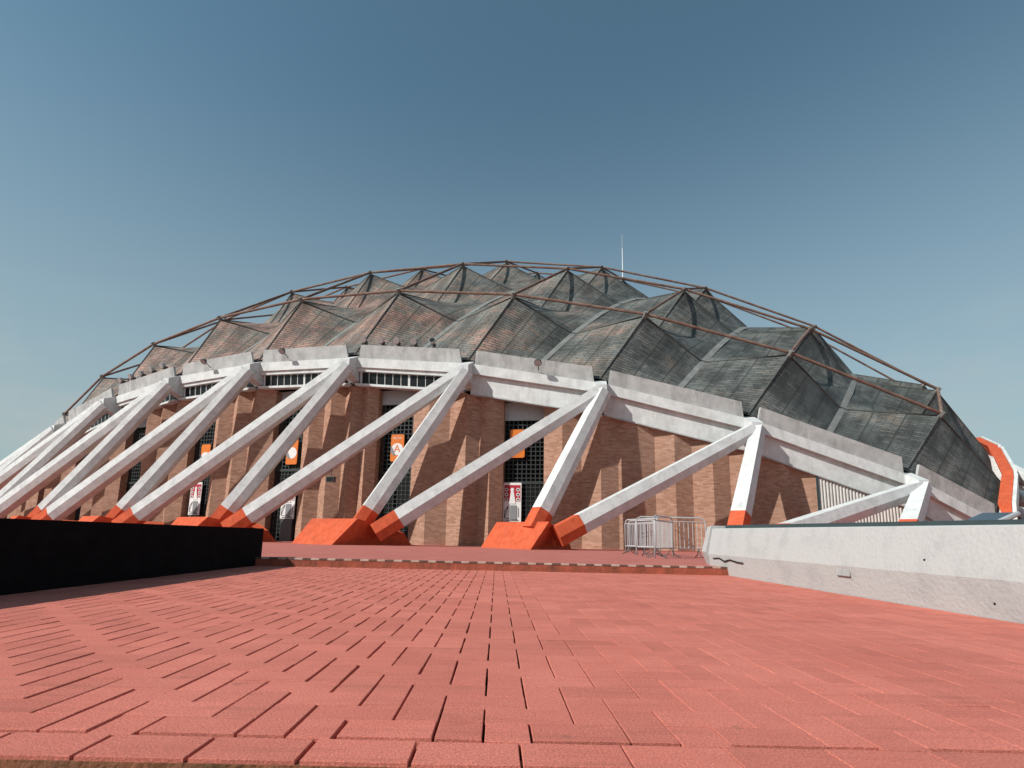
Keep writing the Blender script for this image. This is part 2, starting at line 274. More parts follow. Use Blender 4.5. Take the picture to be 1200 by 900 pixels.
court = structure(obj('paving', [(WL - .2, Y0 + .01, -0.034), (WR + .2, Y0 + .01, -0.034), (WR + .2, Y1, -0.034), (WL - .2, Y1, -0.034)], [(0, 1, 2, 3)], M_joint))
W = 0.159
GX, GY = -0.19, 1.847
def in_court(a, b, c, d):
    return max(a, WL), min(b, WR), max(c, Y0 + .172), min(d, Y1 - .02)
bricks = []
XR = range(int((GX - WR) / W) - 3, int((GX - WL) / W) + 3); YR = range(-3, int((Y1 - GY) / W) + 3)
for X in XR:
    for Y in YR:
        k = (X - Y) % 4
        if k == 0:   xa, xb, ya, yb = X, X + 2, Y, Y + 1           # lies across
        elif k == 3: xa, xb, ya, yb = X, X + 1, Y, Y + 2           # lies along the walk
        else: continue
        a, b_, c, d = in_court(GX - xb * W, GX - xa * W, GY + ya * W, GY + yb * W)
        if b_ - a > .03 and d - c > .03: bricks.append((a, b_, c, d))
x = WL
sx = 0.086 - 0.321 * 20
while sx < WR:
    a, b_ = max(sx, WL), min(sx + 0.321, WR)
    if b_ - a > .03: bricks.append((a, b_, Y0 - .002, Y0 + .170))
    sx += 0.321
def gaps(cx, cy):
    side = max(0.0, min(1.0, (0.9 - cx) / 1.6))
    gx = 0.0030 + side * random.choice((0.005, 0.008, 0.0105, 0.013)) + random.uniform(0, .0012) + 0.00045 * max(0, cy - 2) * side
    gy = random.choice((0.0008, 0.0012, 0.002, 0.0034))
    return gx, gy
BEV = 0.0022
def brick_geo(cx, cy, hx, hy, zt, tx, ty):
    bx, by = max(hx - BEV, .004), max(hy - BEV * .5, .004)
    vs = []
    for (sx_, sy_) in ((-1, -1), (1, -1), (1, 1), (-1, 1)): vs.append((cx + sx_ * hx, cy + sy_ * hy, -0.045))
    for (sx_, sy_) in ((-1, -1), (1, -1), (1, 1), (-1, 1)): vs.append((cx + sx_ * hx, cy + sy_ * hy, zt - .0016 + sx_ * tx + sy_ * ty))
    for (sx_, sy_) in ((-1, -1), (1, -1), (1, 1), (-1, 1)): vs.append((cx + sx_ * bx, cy + sy_ * by, zt + sx_ * tx + sy_ * ty))
    return vs
BRF = [(0,1,5,4),(1,2,6,5),(2,3,7,6),(3,0,4,7),(4,5,9,8),(5,6,10,9),(6,7,11,10),(7,4,8,11),(8,9,10,11)]
def seen(b):
    cx, cy = (b[0] + b[1]) / 2, (b[2] + b[3]) / 2
    return -0.98 * cy - .3 < cx < 1.02 * cy + .3
bricks.sort(key=lambda b: (not seen(b), (b[2] + b[3]) / 2 - 0.4 * (b[1] - b[0])))
proto = {}
jv, jf, jshade = [], [], []
for n, (a, b_, c, d) in enumerate(bricks):
    cx, cy = (a + b_) / 2, (c + d) / 2; gx, gy = gaps(cx, cy)
    hx, hy = (b_ - a) / 2 - gx / 2, (d - c) / 2 - gy / 2
    zt = random.uniform(-.0012, .0012); tx, ty = random.uniform(-.0009, .0009), random.uniform(-.0008, .0008)
    if n < 300:
        key = (round(hx, 3), round(hy, 3))
        if key not in proto: proto[key] = mesh_data('paving_brick', brick_geo(0, 0, key[0], key[1], 0, 0, 0), BRF, M_paver)
        o = bpy.data.objects.new('paving_brick', proto[key]); o.location = (cx, cy, zt); o.rotation_euler = (ty / hy, -tx / hx, random.uniform(-.004, .004)); link(o, court)
    else:
        base = len(jv); jv += brick_geo(cx, cy, hx, hy, zt, tx, ty); jf += [tuple(i + base for i in f) for f in BRF]; jshade.append(random.random())
rest = obj('far_paving_bricks', jv, jf, M_paver, court); rest['kind'] = 'stuff'
at = rest.data.attributes.new('shade', 'FLOAT', 'FACE'); at.data.foreach_set('value', [s for s in jshade for _ in BRF])

# ------------------------------------------------------------------ side walls
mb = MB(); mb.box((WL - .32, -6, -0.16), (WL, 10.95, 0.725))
lw = mb.build('garden_wall', M_black); tag(lw, 'low wall shaded black in its colour beside the red brick court', 'wall')

rw = empty('concrete_wall', (WR, 0, 0)); tag(rw, 'low pale grey concrete wall with kinked battered face and cracked end', 'wall')
def rtop(y): return 0.795 + 0.0115 * y
secs = []
for y, dx in ((-6, 0), (4, 0), (11.55, 0)):
    t = rtop(y)
    secs.append([Vector((0.03, y, -0.16)), Vector((-0.05, y, t * .42)), Vector((0.06, y, t - .02)), Vector((0.09, y, t)), Vector((0.34, y, t)), Vector((0.34, y, -0.16))])
vs = [v for s in secs for v in s]; fs = []
for i in range(2):
    for k in range(6): fs.append((i*6+k, i*6+(k+1) % 6, (i+1)*6+(k+1) % 6, (i+1)*6+k))
fs.append((0,1,2,3,4,5)); fs.append((17,16,15,14,13,12))
obj('wall_body', vs, fs, M_kerbwall, rw)
t = rtop(11.6)
mb = MB(); s0 = [Vector((0.00, 11.56, PL)), Vector((-0.10, 11.56, t * .47)), Vector((0.04, 11.56, t + .06)), Vector((0.37, 11.56, t + .06)), Vector((0.37, 11.56, PL))]
mb.prism([v + Vector((.02 if i < 3 else 0, .26, -.03 if i in (2, 3) else 0)) for i, v in enumerate(s0)], s0); mb.build('end_cap', M_kerbwall, rw)
mb = MB(); mb.prism([Vector((0.345, -6, .3)), Vector((0.43, -6, .3)), Vector((0.43, -6, rtop(-6) + .030)), Vector((0.345, -6, rtop(-6) + .030))],
                    [Vector((0.345, 11.55, .3)), Vector((0.43, 11.55, .3)), Vector((0.43, 11.55, rtop(11.5) + .075)), Vector((0.345, 11.55, rtop(11.5) + .075))])
mb.build('coping_board', M_railback, rw)
# small vent plate and three form-tie holes on the face
mb = MB(); mb.obox((-0.047, 6.95, 0.235), (0, .26, 0), (-.012, 0, .012), (.014, 0, .085)); mb.build('vent_plate', M_greyc, rw)
for y, z in ((5.75, .50), (5.9, .22), (5.0, .14)):
    mb = MB(); mb.tube([(-.04 + abs(z - .36) * .1, y, z), (.03, y, z)], .012, 8); mb.build('tie_hole', M_dark, rw)
# crack along the end of the wall
crk = [(11.3, .30), (11.0, .315), (10.75, .26), (10.5, .30), (10.2, .27), (9.95, .262)]
mb = MB()
for (ya, za), (yb, zb) in zip(crk, crk[1:]): mb.obox((-.058, ya, za), (0, yb - ya, zb - za), (.02, 0, 0), (0, .004, .018))
mb.build('crack', M_dark, rw)

# tilted blue grey panel standing behind the concrete wall
sl = empty('tilted_panel', (5.9, 6.5, PL)); tag(sl, 'tilted flat blue grey panel behind the pale concrete wall', 'panel')
PANEL = [(5.05, 6.3, .763), (6.246, 6.9, 1.083), (6.70, 6.9, 1.10), (5.285, 6.1, .768)]
SO = Vector((5.9, 6.5, PL))
P4 = [Vector(p) - SO for p in PANEL]
nrm = (P4[1] - P4[0]).cross(P4[3] - P4[0]).normalized()
if nrm.z > 0: nrm = -nrm
mb = MB(); mb.prism(P4, [p + nrm * .05 for p in P4]); mb.build('panel_top', M_slab, sl)
mb = MB(); mb.tube([P4[2] + nrm * .02, P4[3] + nrm * .02], .035, 8); mb.build('edge_strip', M_steel, sl)
mb = MB(); mb.box((-.05, -.05, 0), (.05, .05, .72)); mb.build('post', M_railback, sl)

# ------------------------------------------------------------------ arena: coordinates
S = 72.0
CEN = Vector((0.0212 * S, 1.1163 * S, -0.5257 * S + CAM_H)); PSI = -0.3426; DE = 0.1432
RN, BN, RV = 0.9746, 0.8027, 0.9705
def bpos(a, b, R, side=0):
    v = Vector((math.tan(a), -math.tan(b), 1.0)).normalized() * (R * S)
    v = Matrix.Rotation(PSI + side * math.pi / 2, 3, 'Z') @ v
    return CEN + v
arena = empty('arena_building', (CEN.x, CEN.y, PL))
tag(arena, 'domed sports arena with copper hypar roof, brick walls and white concrete buttresses', 'arena')
AO = Vector((CEN.x, CEN.y, PL))
def part(mb_or, name, mat, parent=None, uvs=None, smooth=False, mat_ids=None):
    p = arena if parent is None else parent
    return obj(name, [Vector(v) - AO for v in mb_or.v], mb_or.f, mat, p, uvs, smooth, mat_ids)

# ---- roof: 121 umbrella shells, each four hyperbolic paraboloids
NS = 6
def half(i, s):
    if abs(i + s * .5) > 5: return s * BN / DE
    return i + s * .5
for i in range(-5, 6):
    for j in range(-5, 6):
        mb = MB(); uvs = []
        tip = bpos(i * DE, j * DE, 1.0); tip = tip + (CEN - tip).normalized() * 0.16
        for sx_ in (-1, 1):
            for sy_ in (-1, 1):
                hi_, hj_ = half(i, sx_), half(j, sy_)
                R1 = lambda a, b: bpos(a * DE, b * DE, RN if (abs(a) > 5.1 or abs(b) > 5.1) and (a == i or b == j) else RV)
                V = R1(hi_, j); C = R1(hi_, hj_); Wp = R1(i, hj_)
                base = len(mb.v); vs = []; qs = []; uvv = []
                lu, lv = (V - tip).length, (Wp - tip).length
                for p in range(NS + 1):
                    for q in range(NS + 1):
                        u, v = p / NS, q / NS
                        vs.append(tip * (1-u) * (1-v) + V * u * (1-v) + Wp * (1-u) * v + C * u * v)
                        uvv.append((sx_ * (u * lu + .045) + i * 1.7, sy_ * v * lv + j * .93))
                for p in range(NS):
                    for q in range(NS):
                        a = p * (NS+1) + q; idx = (a, a + NS + 1, a + NS + 2, a + 1)
                        if sx_ * sy_ < 0: idx = idx[::-1]
                        qs.append(idx); uvs += [uvv[k] for k in idx]
                mb.add(vs, qs)
        part(mb, 'roof_shell', M_roof, uvs=uvs)
M_cap = noise_mat('dark_ridge_capping', (0.05, 0.055, 0.05), (0.11, 0.11, 0.10), 2.0, 0.7, 0.1)
for i in range(-5, 6):
    for j in range(-5, 6):
        tip = bpos(i * DE, j * DE, 1.0); tip = tip + (CEN - tip).normalized() * 0.14
        mb = MB()
        for s_ in (-1, 1):
            for a, b_ in ((half(i, s_), j), (i, half(j, s_))):
                e_ = bpos(a * DE, b_ * DE, RN if abs(a) > 5.1 or abs(b_) > 5.1 else RV); e_ = e_ + (e_ - CEN).normalized() * .01
                mb.tube([tip, e_], .05, 5)
        part(mb, 'ridge_capping', M_cap)
# ---- valley gutters in both directions
for rot in (0,):
    for i in range(-5, 5):
        g = i + .5; pts = [-BN / DE] + [k * .5 for k in range(-10, 11)] + [BN / DE]
        mb = MB(); L_, R_ = [], []
        for q in pts:
            P_ = bpos(g * DE, q * DE, RV) if rot == 0 else bpos(q * DE, g * DE, RV)
            Q_ = bpos((g + .021) * DE, q * DE, RV) if rot == 0 else bpos(q * DE, (g + .021) * DE, RV)
            up = (P_ - CEN).normalized() * .07; d = Q_ - P_
            L_.append(P_ - d + up); R_.append(P_ + d + up)
        n = len(pts); dn = [-(p - CEN).normalized() * .22 for p in L_]
        vs = L_ + R_ + [p + e for p, e in zip(L_, dn)] + [p + e for p, e in zip(R_, dn)]
        fs = []
        for k in range(n - 1): fs += [(k, k+1, n+k+1, n+k), (2*n+k, 2*n+k+1, k+1, k), (n+k, n+k+1, 3*n+k+1, 3*n+k)]
        mb.add(vs, fs); part(mb, 'valley_gutter', M_gutter)
# ---- steel arches over the shell tips, both directions, with node plates
for rot in (0, 1):
    for i in range(-5, 6):
        pts = [bpos(i * DE, j * DE, 1.0) if rot == 0 else bpos(j * DE, i * DE, 1.0) for j in range(-5, 6)]
        mb = MB()
        for a, b_ in zip(pts, pts[1:]): mb.tube([a, b_], .092, 8)
        part(mb, 'steel_arch', M_tube, smooth=False)
for i in range(-5, 6):
    for j in range(-5, 6):
        p = bpos(i * DE, j * DE, 1.0); d = (p - CEN).normalized()
        mb = MB(); mb.tube([p + d * .15, p - d * .28], [.15, .17], 6); part(mb, 'arch_node', M_gutter)

# ---- ring: node positions of one side
def node(i, side): return bpos(i * DE, BN, RN, side)
def corner(s, side): return bpos(s * BN, BN, RN - .004, side)
def outward(i, side):
    d = node(i + .5, side) - node(i - .5, side); d.z = 0; d.normalize()
    return Vector((d.y, -d.x, 0)), d
def sweep(A, B, n_, prof, e0=.3, e1=.3, top_in=0.0):
    t = (B - A); L = t.length; t = t / L
    zmax = max(p[1] for p in prof)
    s0 = [A + t * (e0 + (top_in if p[1] == zmax else 0)) + n_ * p[0] + Vector((0, 0, p[1])) for p in prof]
    s1 = [B - t * (e1 + (top_in if p[1] == zmax else 0)) + n_ * p[0] + Vector((0, 0, p[1])) for p in prof]
    mb = MB(); mb.prism(s0, s1); return mb
GSHIFT = {2: -.5, 1: -.9, 0: -1.2, -1: -1.4}
GATES = set(range(-5, 3))              # front bays (by their left node) that hold a gate
bay_info = {}
for side in range(4):
    stops = [-BN / DE] + list(range(-5, 6)) + [BN / DE]
    for bi, (ia, ib) in enumerate(zip(stops, stops[1:])):
        A = corner(-1, side) if bi == 0 else node(ia, side)
        B = corner(1, side) if bi == len(stops) - 2 else node(ib, side)
        t = B - A; th = Vector((t.x, t.y, 0)); Lh = th.length; th.normalize(); n_ = Vector((th.y, -th.x, 0))
        gate = side == 0 and isinstance(ia, int) and ia in GATES and bi > 0 and bi < len(stops) - 2
        windowed = side == 0 and ia < 2
        if side == 0: bay_info[ia] = (A, B, th, n_, Lh)
        # parapet, ledge
        par_mat = M_orange if (side == 1 and bi < 3) else M_greyc
        pb = part(sweep(A, B, n_, [(.06, -.28), (.20, -.28), (.33, .52), (.18, .52)] if par_mat is M_greyc else [(.32, -.5), (.58, -.5), (.64, .55), (.10, .55)], .42, .32, .12), 'parapet', par_mat)
        if par_mat is M_orange: part(sweep(A, B, n_, [(.60, -.55), (.76, -.55), (.82, .6), (.66, .6)], .42, .32, .12), 'coping', M_white)
        part(sweep(A, B, n_, [(-.25, -.84), (.27, -.84), (.27, -.284), (-.25, -.284)], .2, .2), 'ring_beam', M_white)
        if windowed:
            part(sweep(A, B, n_, [(-.25, -1.06), (.16, -1.06), (.16, -.844), (-.25, -.844)], .2, .2), 'soffit_beam', M_white)
            part(sweep(A, B, n_, [(-.34, -1.93), (.14, -1.93), (.14, -1.79), (-.34, -1.79)], .2, .2), 'window_sill', M_white)
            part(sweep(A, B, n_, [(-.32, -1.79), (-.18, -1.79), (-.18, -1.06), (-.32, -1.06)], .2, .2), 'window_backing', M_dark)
            NPW = 12; tt = t / t.length; Lb = t.length
            for k in range(NPW):
                a0 = .5 + (Lb - 1.0) * k / NPW; a1 = .5 + (Lb - 1.0) * (k + 1) / NPW
                o = A + tt * (a0 + .06) + n_ * -.12 + Vector((0, 0, -1.77))
                mb = MB(); mb.obox(o, tt * (a1 - a0 - .10), n_ * .015, n_ * .07 + Vector((0, 0, .68))); part(mb, 'window_pane', M_glass)
                wd = .13 if k in (0, 6) else .035
                mb = MB(); mb.obox(A + tt * (a0 - wd / 2) + n_ * -.13 + Vector((0, 0, -1.788)), tt * wd, n_ * .05, n_ * .07 + Vector((0, 0, .725))); part(mb, 'window_mullion', M_white)
        else:
            part(sweep(A, B, n_, [(-.34, -1.93), (.02, -1.93), (.02, -.844), (-.34, -.844)], .2, .2), 'fascia', M_white)
            part(sweep(A, B, n_, [(-.34, -2.0), (.05, -2.0), (.05, -1.934), (-.34, -1.934)], .2, .2), 'fascia_drip', M_greyc)
        # folded brick wall below
        GW = 2.25; gs = GSHIFT.get(ia, -1.5); g0, g1 = (Lh - GW) / 2 + gs, (Lh + GW) / 2 + gs
        hi_, lo_ = -.03, (-.46 if gate else -.34)
        if gate:
            na = 3 if g0 > 1.5 else 1; nb_ = 5 if Lh - g1 > 3.4 else 3
            prof = [(g0 * k / na, hi_ if k % 2 == 0 else lo_) for k in range(na + 1)] + [(g0 + .002, -1.5)], [(g1 - .002, -1.5)] + [(g1 + (Lh - g1) * k / nb_, lo_ if k % 2 == 0 else hi_) for k in range(nb_ + 1)]
        else:
            nf = max(2, 2 * int(round(Lh / 1.9))); ext = Lh
            if side == 0 and ia == 4: ext = Lh * .42; nf = 4
            if side == 0 and bi == len(stops) - 2: ext = 0
            prof = ([(ext * k / nf, hi_ if k % 2 == 0 else lo_) for k in range(nf + 1)],) if ext else ()
        A0 = Vector((A.x, A.y, 0)); slope = (B.z - A.z) / Lh; ztop = A.z - (1.93 if windowed else 1.97)
        for pr in prof:
            mb = MB(); uvs = []; u = random.uniform(0, 5)
            for (ta, oa), (tb, ob) in zip(pr, pr[1:]):
                pa, pb_ = A0 + th * ta + n_ * oa, A0 + th * tb + n_ * ob
                za, zb = ztop + slope * ta, ztop + slope * tb; w = (pb_ - pa).length
                mb.add([pa + Vector((0, 0, PL - .02)), pb_ + Vector((0, 0, PL - .02)), pb_ + Vector((0, 0, zb)), pa + Vector((0, 0, za))], [(0, 1, 2, 3)])
                uvs += [(u, 0), (u + w, 0), (u + w, zb), (u, za)]; u += w
            part(mb, 'brick_wall', M_brick, uvs=uvs)
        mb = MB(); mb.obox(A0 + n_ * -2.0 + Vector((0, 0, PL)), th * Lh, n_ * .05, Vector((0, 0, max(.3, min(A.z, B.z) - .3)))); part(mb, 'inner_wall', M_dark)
        # corrugated cladding at the low right end
        if side == 0 and (ia == 4 or bi == len(stops) - 2):
            s0_ = Lh * .42 + .03 if ia == 4 else 0.0
            M_corr = bpy.data.materials.get('corrugated_sheet') or noise_mat('corrugated_sheet', (0.50, 0.475, 0.44), (0.62, 0.595, 0.56), 2.0, 0.6, 0.1, stain=(.36, .33, .3), stain_scale=2, stain_amt=.6, streak=True)
            mb = MB(); n = int((Lh - s0_) / .042)
            cols = [(s0_ + (Lh - s0_) * k / n, -.03 if (k // 2) % 2 == 0 else -.10) for k in range(n + 1)]
            for (ta, oa), (tb, ob) in zip(cols, cols[1:]):
                pa, pb_ = A0 + th * ta + n_ * oa, A0 + th * tb + n_ * ob
                mb.add([pa + Vector((0, 0, PL)), pb_ + Vector((0, 0, PL)), pb_ + Vector((0, 0, ztop + slope * tb)), pa + Vector((0, 0, ztop + slope * ta))], [(0, 1, 2, 3)])
            part(mb, 'corrugated_cladding', M_corr)
            if ia == 4:
                mb = MB(); mb.obox(A0 + th * (s0_ - .08) + n_ * -.2 + Vector((0, 0, PL)), th * .12, n_ * .19, Vector((0, 0, ztop + slope * s0_ - PL))); part(mb, 'cladding_post', M_railback)
        if gate:
            zl = min(ztop + slope * g0, ztop + slope * g1)
            G = A0 + th * g0
            gt = empty('gate'); gt.parent = arena
            mb = MB(); mb.obox(G + n_ * -1.05 + Vector((0, 0, zl - .62)), th * GW, n_ * .12, Vector((0, 0, .62 + abs(slope) * GW + .02))); part(mb, 'lintel_panel', M_lintel, gt)
            mb = MB(); zt = zl - .62; z0 = PL; nx = 9; cs = GW / nx
            for k in range(nx + 1): mb.obox(G + th * (k * cs - .025) + n_ * -1.03 + Vector((0, 0, z0)), th * .05, n_ * .08, Vector((0, 0, zt - z0)))
            nzr = int((zt - z0) / cs)
            for k in range(nzr + 1): mb.obox(G + n_ * -1.018 + Vector((0, 0, z0 + k * (zt - z0) / nzr - .025)), th * GW, n_ * .056, Vector((0, 0, .05)))
            part(mb, 'lattice', M_lattice, gt)['kind'] = 'stuff'
            # lower leaves: diagonal crosses in the squares
            mb = MB(); dz = (zt - z0) / nzr
            for k in range(nx):
                if k == 4: continue
                for r_ in range(2, nzr // 2):
                    c0 = G + th * (k * cs + .03) + n_ * -1.0 + Vector((0, 0, z0 + r_ * dz + .03))
                    mb.obox(c0, th * (cs - .08) + Vector((0, 0, dz - .08)), n_ * .02, Vector((0, 0, .025)))
                    mb.obox(c0 + Vector((0, 0, dz - .08)), th * (cs - .08) - Vector((0, 0, dz - .08)), n_ * .018, Vector((0, 0, .025)))
            part(mb, 'cross_bars', M_lattice, gt)['kind'] = 'stuff'
            mb = MB(); mb.obox(G + n_ * -1.04 + Vector((0, 0, z0 + (nzr // 2) * dz - .08)), th * GW, n_ * .12, Vector((0, 0, .16))); part(mb, 'transom', M_lattice, gt)
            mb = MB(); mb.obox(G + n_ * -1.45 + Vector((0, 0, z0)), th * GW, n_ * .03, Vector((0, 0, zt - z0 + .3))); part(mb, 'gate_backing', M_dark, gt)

# ---- heads, legs and bases of the buttresses
HEX = [(.38, .50), (.50, -.04), (.33, -.50), (-.33, -.50), (-.50, -.04), (-.38, .50)]
def hex_section(c, axis, size):
    u = axis.cross(Vector((0, 0, 1))).normalized(); w = u.cross(axis).normalized()
    return [c + u * (p[0] * size) + w * (p[1] * size) for p in HEX]
def leg(top, foot, s_top, s_foot, red):
    ax = (foot - top).normalized(); knee = foot - ax * red
    mb = MB(); mb.prism(hex_section(top, ax, s_top), hex_section(knee, ax, s_foot)); l = part(mb, 'buttress_leg', M_leg)
    mb = MB(); mb.prism(hex_section(knee, ax, s_foot + .006), hex_section(foot, ax, s_foot * 1.02)); part(mb, 'painted_foot', M_orange, l)
BS, BT, BZ = -0.2616, 0.0827 * S, 0.0133 * S + CAM_H
def base_pos(i, side):
    o_, d = outward(i + BS, side); p = node(i + BS, side) + o_ * BT
    adj = {5: -1.75, 4: 0.0, 3: -.30, 2: -.60, 1: -.95, 0: -.85}.get(i, -.8) if side == 0 else 0.0
    return (Vector((p.x, p.y, 0)) + d * adj) * 1.075, o_, d
heads = {}
for side in (0, 1, 3):
    for i in range(-5, 6):
        N_ = node(i, side); o_, d = outward(i, side)
        if N_.z < 2.0: continue
        # head: a stubby wedge between the two beam ends that carries both legs
        sec = lambda c, w, zt, zb: [c + d * -w + Vector((0, 0, zb)), c + d * w + Vector((0, 0, zb)), c + d * w + Vector((0, 0, zt)), c + d * -w + Vector((0, 0, zt))]
        mb = MB(); mb.prism(sec(N_ + o_ * 1.0, .28, -.60, -1.30), sec(N_ + o_ * -.32, .36, .02, -1.75)); part(mb, 'buttress_head', M_leg)
        heads[(side, i)] = (N_ + o_ * .80 + Vector((0, 0, -.98)), d)
    for i in range(-6, 6):
        B, o_, d = base_pos(i, side)
        f1 = B + d * -.98 + o_ * -.60 + Vector((0, 0, PL + .80)); f2 = B + d * .10 + o_ * -.35 + Vector((0, 0, PL + .58))
        done = False
        if (side, i) in heads:
            h, dh = heads[(side, i)]; leg(h + dh * .12, f1, .70, .86, 1.05); done = True
        if (side, i + 1) in heads:
            h, dh = heads[(side, i + 1)]; leg(h - dh * .16 + Vector((0, 0, -.05)), f2, .72, .92, 1.28); done = True
        if not done: continue
        # base block: a wedge with a long sloping flank on each side
        if i >= 4: B = B + d * .45
        q = 0.0 if i >= 3 else 1.0; e_ = .3 if i == 3 else 0.0
        lp = [(-3.85 - .3 * q + e_ if i < 4 else -1.75, -1.5 + 1.5 * q, 0), (-1.3 + e_ if i < 4 else -.9, .75 + .5 * q, 0), (.75, -3.3, 0), (-.6, -4.0, 0), (-3.15 - .3 * q + e_ if i < 4 else -1.5, -1.9 + 1.4 * q, 1.24), (-.52 + e_, .12 + .3 * q, 1.24), (.55, -2.8, .6), (-.6, -3.5, 1.0)]
        vs = [B + d * x_ + o_ * y_ + Vector((0, 0, PL - .01 + z_)) for x_, y_, z_ in lp]
        mb = MB(); mb.add(vs, [(0, 1, 5, 4), (1, 2, 6, 5), (2, 3, 7, 6), (3, 0, 4, 7), (4, 5, 6, 7)]); part(mb, 'buttress_base', M_orange)

# ------------------------------------------------------------------ signs on the gates
def frame_at(i, along, outoff, z):
    A, B, th, n_, Lh = bay_info[i]
    return Vector((A.x, A.y, 0)) + th * (Lh / 2 + GSHIFT.get(i, -1.5) + along) + n_ * outoff + Vector((0, 0, z)), th, n_
def flat(mb, o, th, n_, pts, thick, off):
    s = [o + th * p[0] + Vector((0, 0, p[1])) + n_ * off for p in pts]; mb.prism(s, [v + n_ * thick for v in s])
def circ(cx, cz, r, n=28): return [(cx + r * math.cos(2*math.pi*k/n), cz + r * math.sin(2*math.pi*k/n)) for k in range(n)]
def rrect(w, h, r):
    pts = []
    for cx, cz, a in ((w/2-r, h/2-r, 0), (-w/2+r, h/2-r, 90), (-w/2+r, -h/2+r, 180), (w/2-r, -h/2+r, 270)):
        for k in range(4): t = math.radians(a + 30 * k); pts.append((cx + r * math.cos(t), cz + r * math.sin(t)))
    return pts
def text_mesh(name, s, size, mat, o, th, n_, parent, origin):
    c = bpy.data.curves.new(name, 'FONT'); c.body = s; c.size = size; c.align_x = 'CENTER'; c.align_y = 'CENTER'; c.extrude = .004
    tmp = bpy.data.objects.new(name, c); COL.objects.link(tmp)
    me = bpy.data.meshes.new_from_object(tmp.evaluated_get(bpy.context.evaluated_depsgraph_get())); bpy.data.objects.remove(tmp)
    me.materials.clear(); me.materials.append(mat)
    me.transform(Matrix(((th.x, 0, n_.x, 0), (th.y, 0, n_.y, 0), (0, 1, 0, 0), (0, 0, 0, 1)))); me.transform(Matrix.Translation(o - origin))
    return link(bpy.data.objects.new(name, me), parent)
sign_specs = {1: ('orange hanging sign with white circle and letter A on lattice gate', 'gate_sign', .05, 5.7),
              2: ('orange sign low on the lattice gate with a white upper half', 'gate_sign', -.38, 5.85),
              0: ('white and orange hanging sign half hidden by two white buttress legs', 'gate_sign', .15, 5.65),
              -1: ('orange hanging sign with grey and white stripes on gate behind leg', 'gate_sign', .1, 5.6)}
for i, (lab, nm, along, z) in sign_specs.items():
    o, th, n_ = frame_at(i, along, -.82, z)
    e = empty(nm, o); tag(e, lab, 'sign', 'signs hung on the gates')
    rel = lambda mb, name, mat: obj(name, [v - o for v in mb.v], mb.f, mat, e)
    mb = MB(); flat(mb, o, th, n_, rrect(.82, 1.6, .1), .04, 0); rel(mb, 'sign_board', M_signo)
    mb = MB(); flat(mb, o, th, n_, circ(0, -.08, .36), .008, .041); rel(mb, 'white_disc', M_signw)
    mb = MB(); flat(mb, o, th, n_, [(-.40, .1), (-.36, .12), (-.08, -.42), (-.22, -.44), (-.40, -.26)], .006, .050); rel(mb, 'grey_wedge', M_signg)
    if i == 1:
        text_mesh('letter', 'A', .62, M_signo, o + n_ * .054 + Vector((0, 0, -.06)), th, n_, e, o)
        text_mesh('caption', 'SECTOR', .15, M_signw, o + n_ * .046 + Vector((0, 0, .58)), th, n_, e, o)
    for s in (-.3, .3):
        mb = MB(); mb.tube([o + th * s + Vector((0, 0, .8)) + n_ * .02, o + th * s + Vector((0, 0, .98)) + n_ * -.08], .012, 6); rel(mb, 'hanger', M_lampd)
def poster(i, along, z, lab, w=1.0, h=2.15):
    o, th, n_ = frame_at(i, along, -.80, z); e = empty('poster_board', o); tag(e, lab, 'poster', 'poster boards in the gateways')
    rel = lambda mb, name, mat: obj(name, [v - o for v in mb.v], mb.f, mat, e)
    mb = MB(); flat(mb, o, th, n_, [(-w/2, 0), (w/2, 0), (w/2, h), (-w/2, h)], .04, 0); rel(mb, 'board', M_signw)
    mb = MB(); flat(mb, o, th, n_, [(-w*.45, h*.52), (w*.45, h*.52), (w*.45, h*.94), (-w*.45, h*.94)], .006, .041); rel(mb, 'red_panel', M_signr)
    mb = MB()
    for r_ in range(3):
        for c_ in (-1, 0, 1): flat(mb, o, th, n_, circ(c_ * w * .32, h * (.57 + .125 * r_), w * .10, 14), .005, .048)
    rel(mb, 'white_roundels', M_signw)['kind'] = 'stuff'
    mb = MB()
    for r_ in range(3):
        for c_ in (-1, 0, 1): flat(mb, o, th, n_, circ(c_ * w * .32, h * (.57 + .125 * r_), w * .055, 10), .005, .054)
    rel(mb, 'roundel_cores', M_signk)['kind'] = 'stuff'
    mb = MB(); flat(mb, o, th, n_, [(-w*.17, h*.46), (w*.2, h*.46), (w*.05, h*.84), (-w*.05, h*.84)], .005, .060); rel(mb, 'pale_spire', M_signw)
    mb = MB()
    for p, q in (((-.42, .10), (-.20, .40)), ((-.42, .10), (.38, .04)), ((-.42, .10), (-.40, .28)), ((-.40, .28), (-.2, .40)), ((.36, .12), (.36, .36)), ((-.38, .04), (.30, .04))):
        a, b_ = Vector((p[0]*w, p[1]*h)), Vector((q[0]*w, q[1]*h)); dd = (b_ - a).normalized() * .018; pr = Vector((-dd.y, dd.x))
        flat(mb, o, th, n_, [(a + pr)[:], (a - pr)[:], (b_ - pr)[:], (b_ + pr)[:]], .005, .041 + .003 * len(mb.v) / 40)
    rel(mb, 'black_line_drawing', M_signk)['kind'] = 'stuff'
    mb = MB(); flat(mb, o, th, n_, [(-w*.12, h*.06), (w*.26, h*.06), (w*.26, h*.42), (-w*.12, h*.42)], .004, .066); rel(mb, 'grey_picture', M_signg)
    mb = MB(); mb.obox(o + th * (-w*.4) + n_ * -.25 + Vector((0, 0, PL - z)), th * w * .8, n_ * .3, Vector((0, 0, z - PL + .02))); rel(mb, 'stand', M_lampd)
poster(2, -.62, 1.5, 'red and white poster board with rows of roundels behind orange base')
poster(0, .2, 1.5, 'poster board seen in a gateway below two crossing white legs')
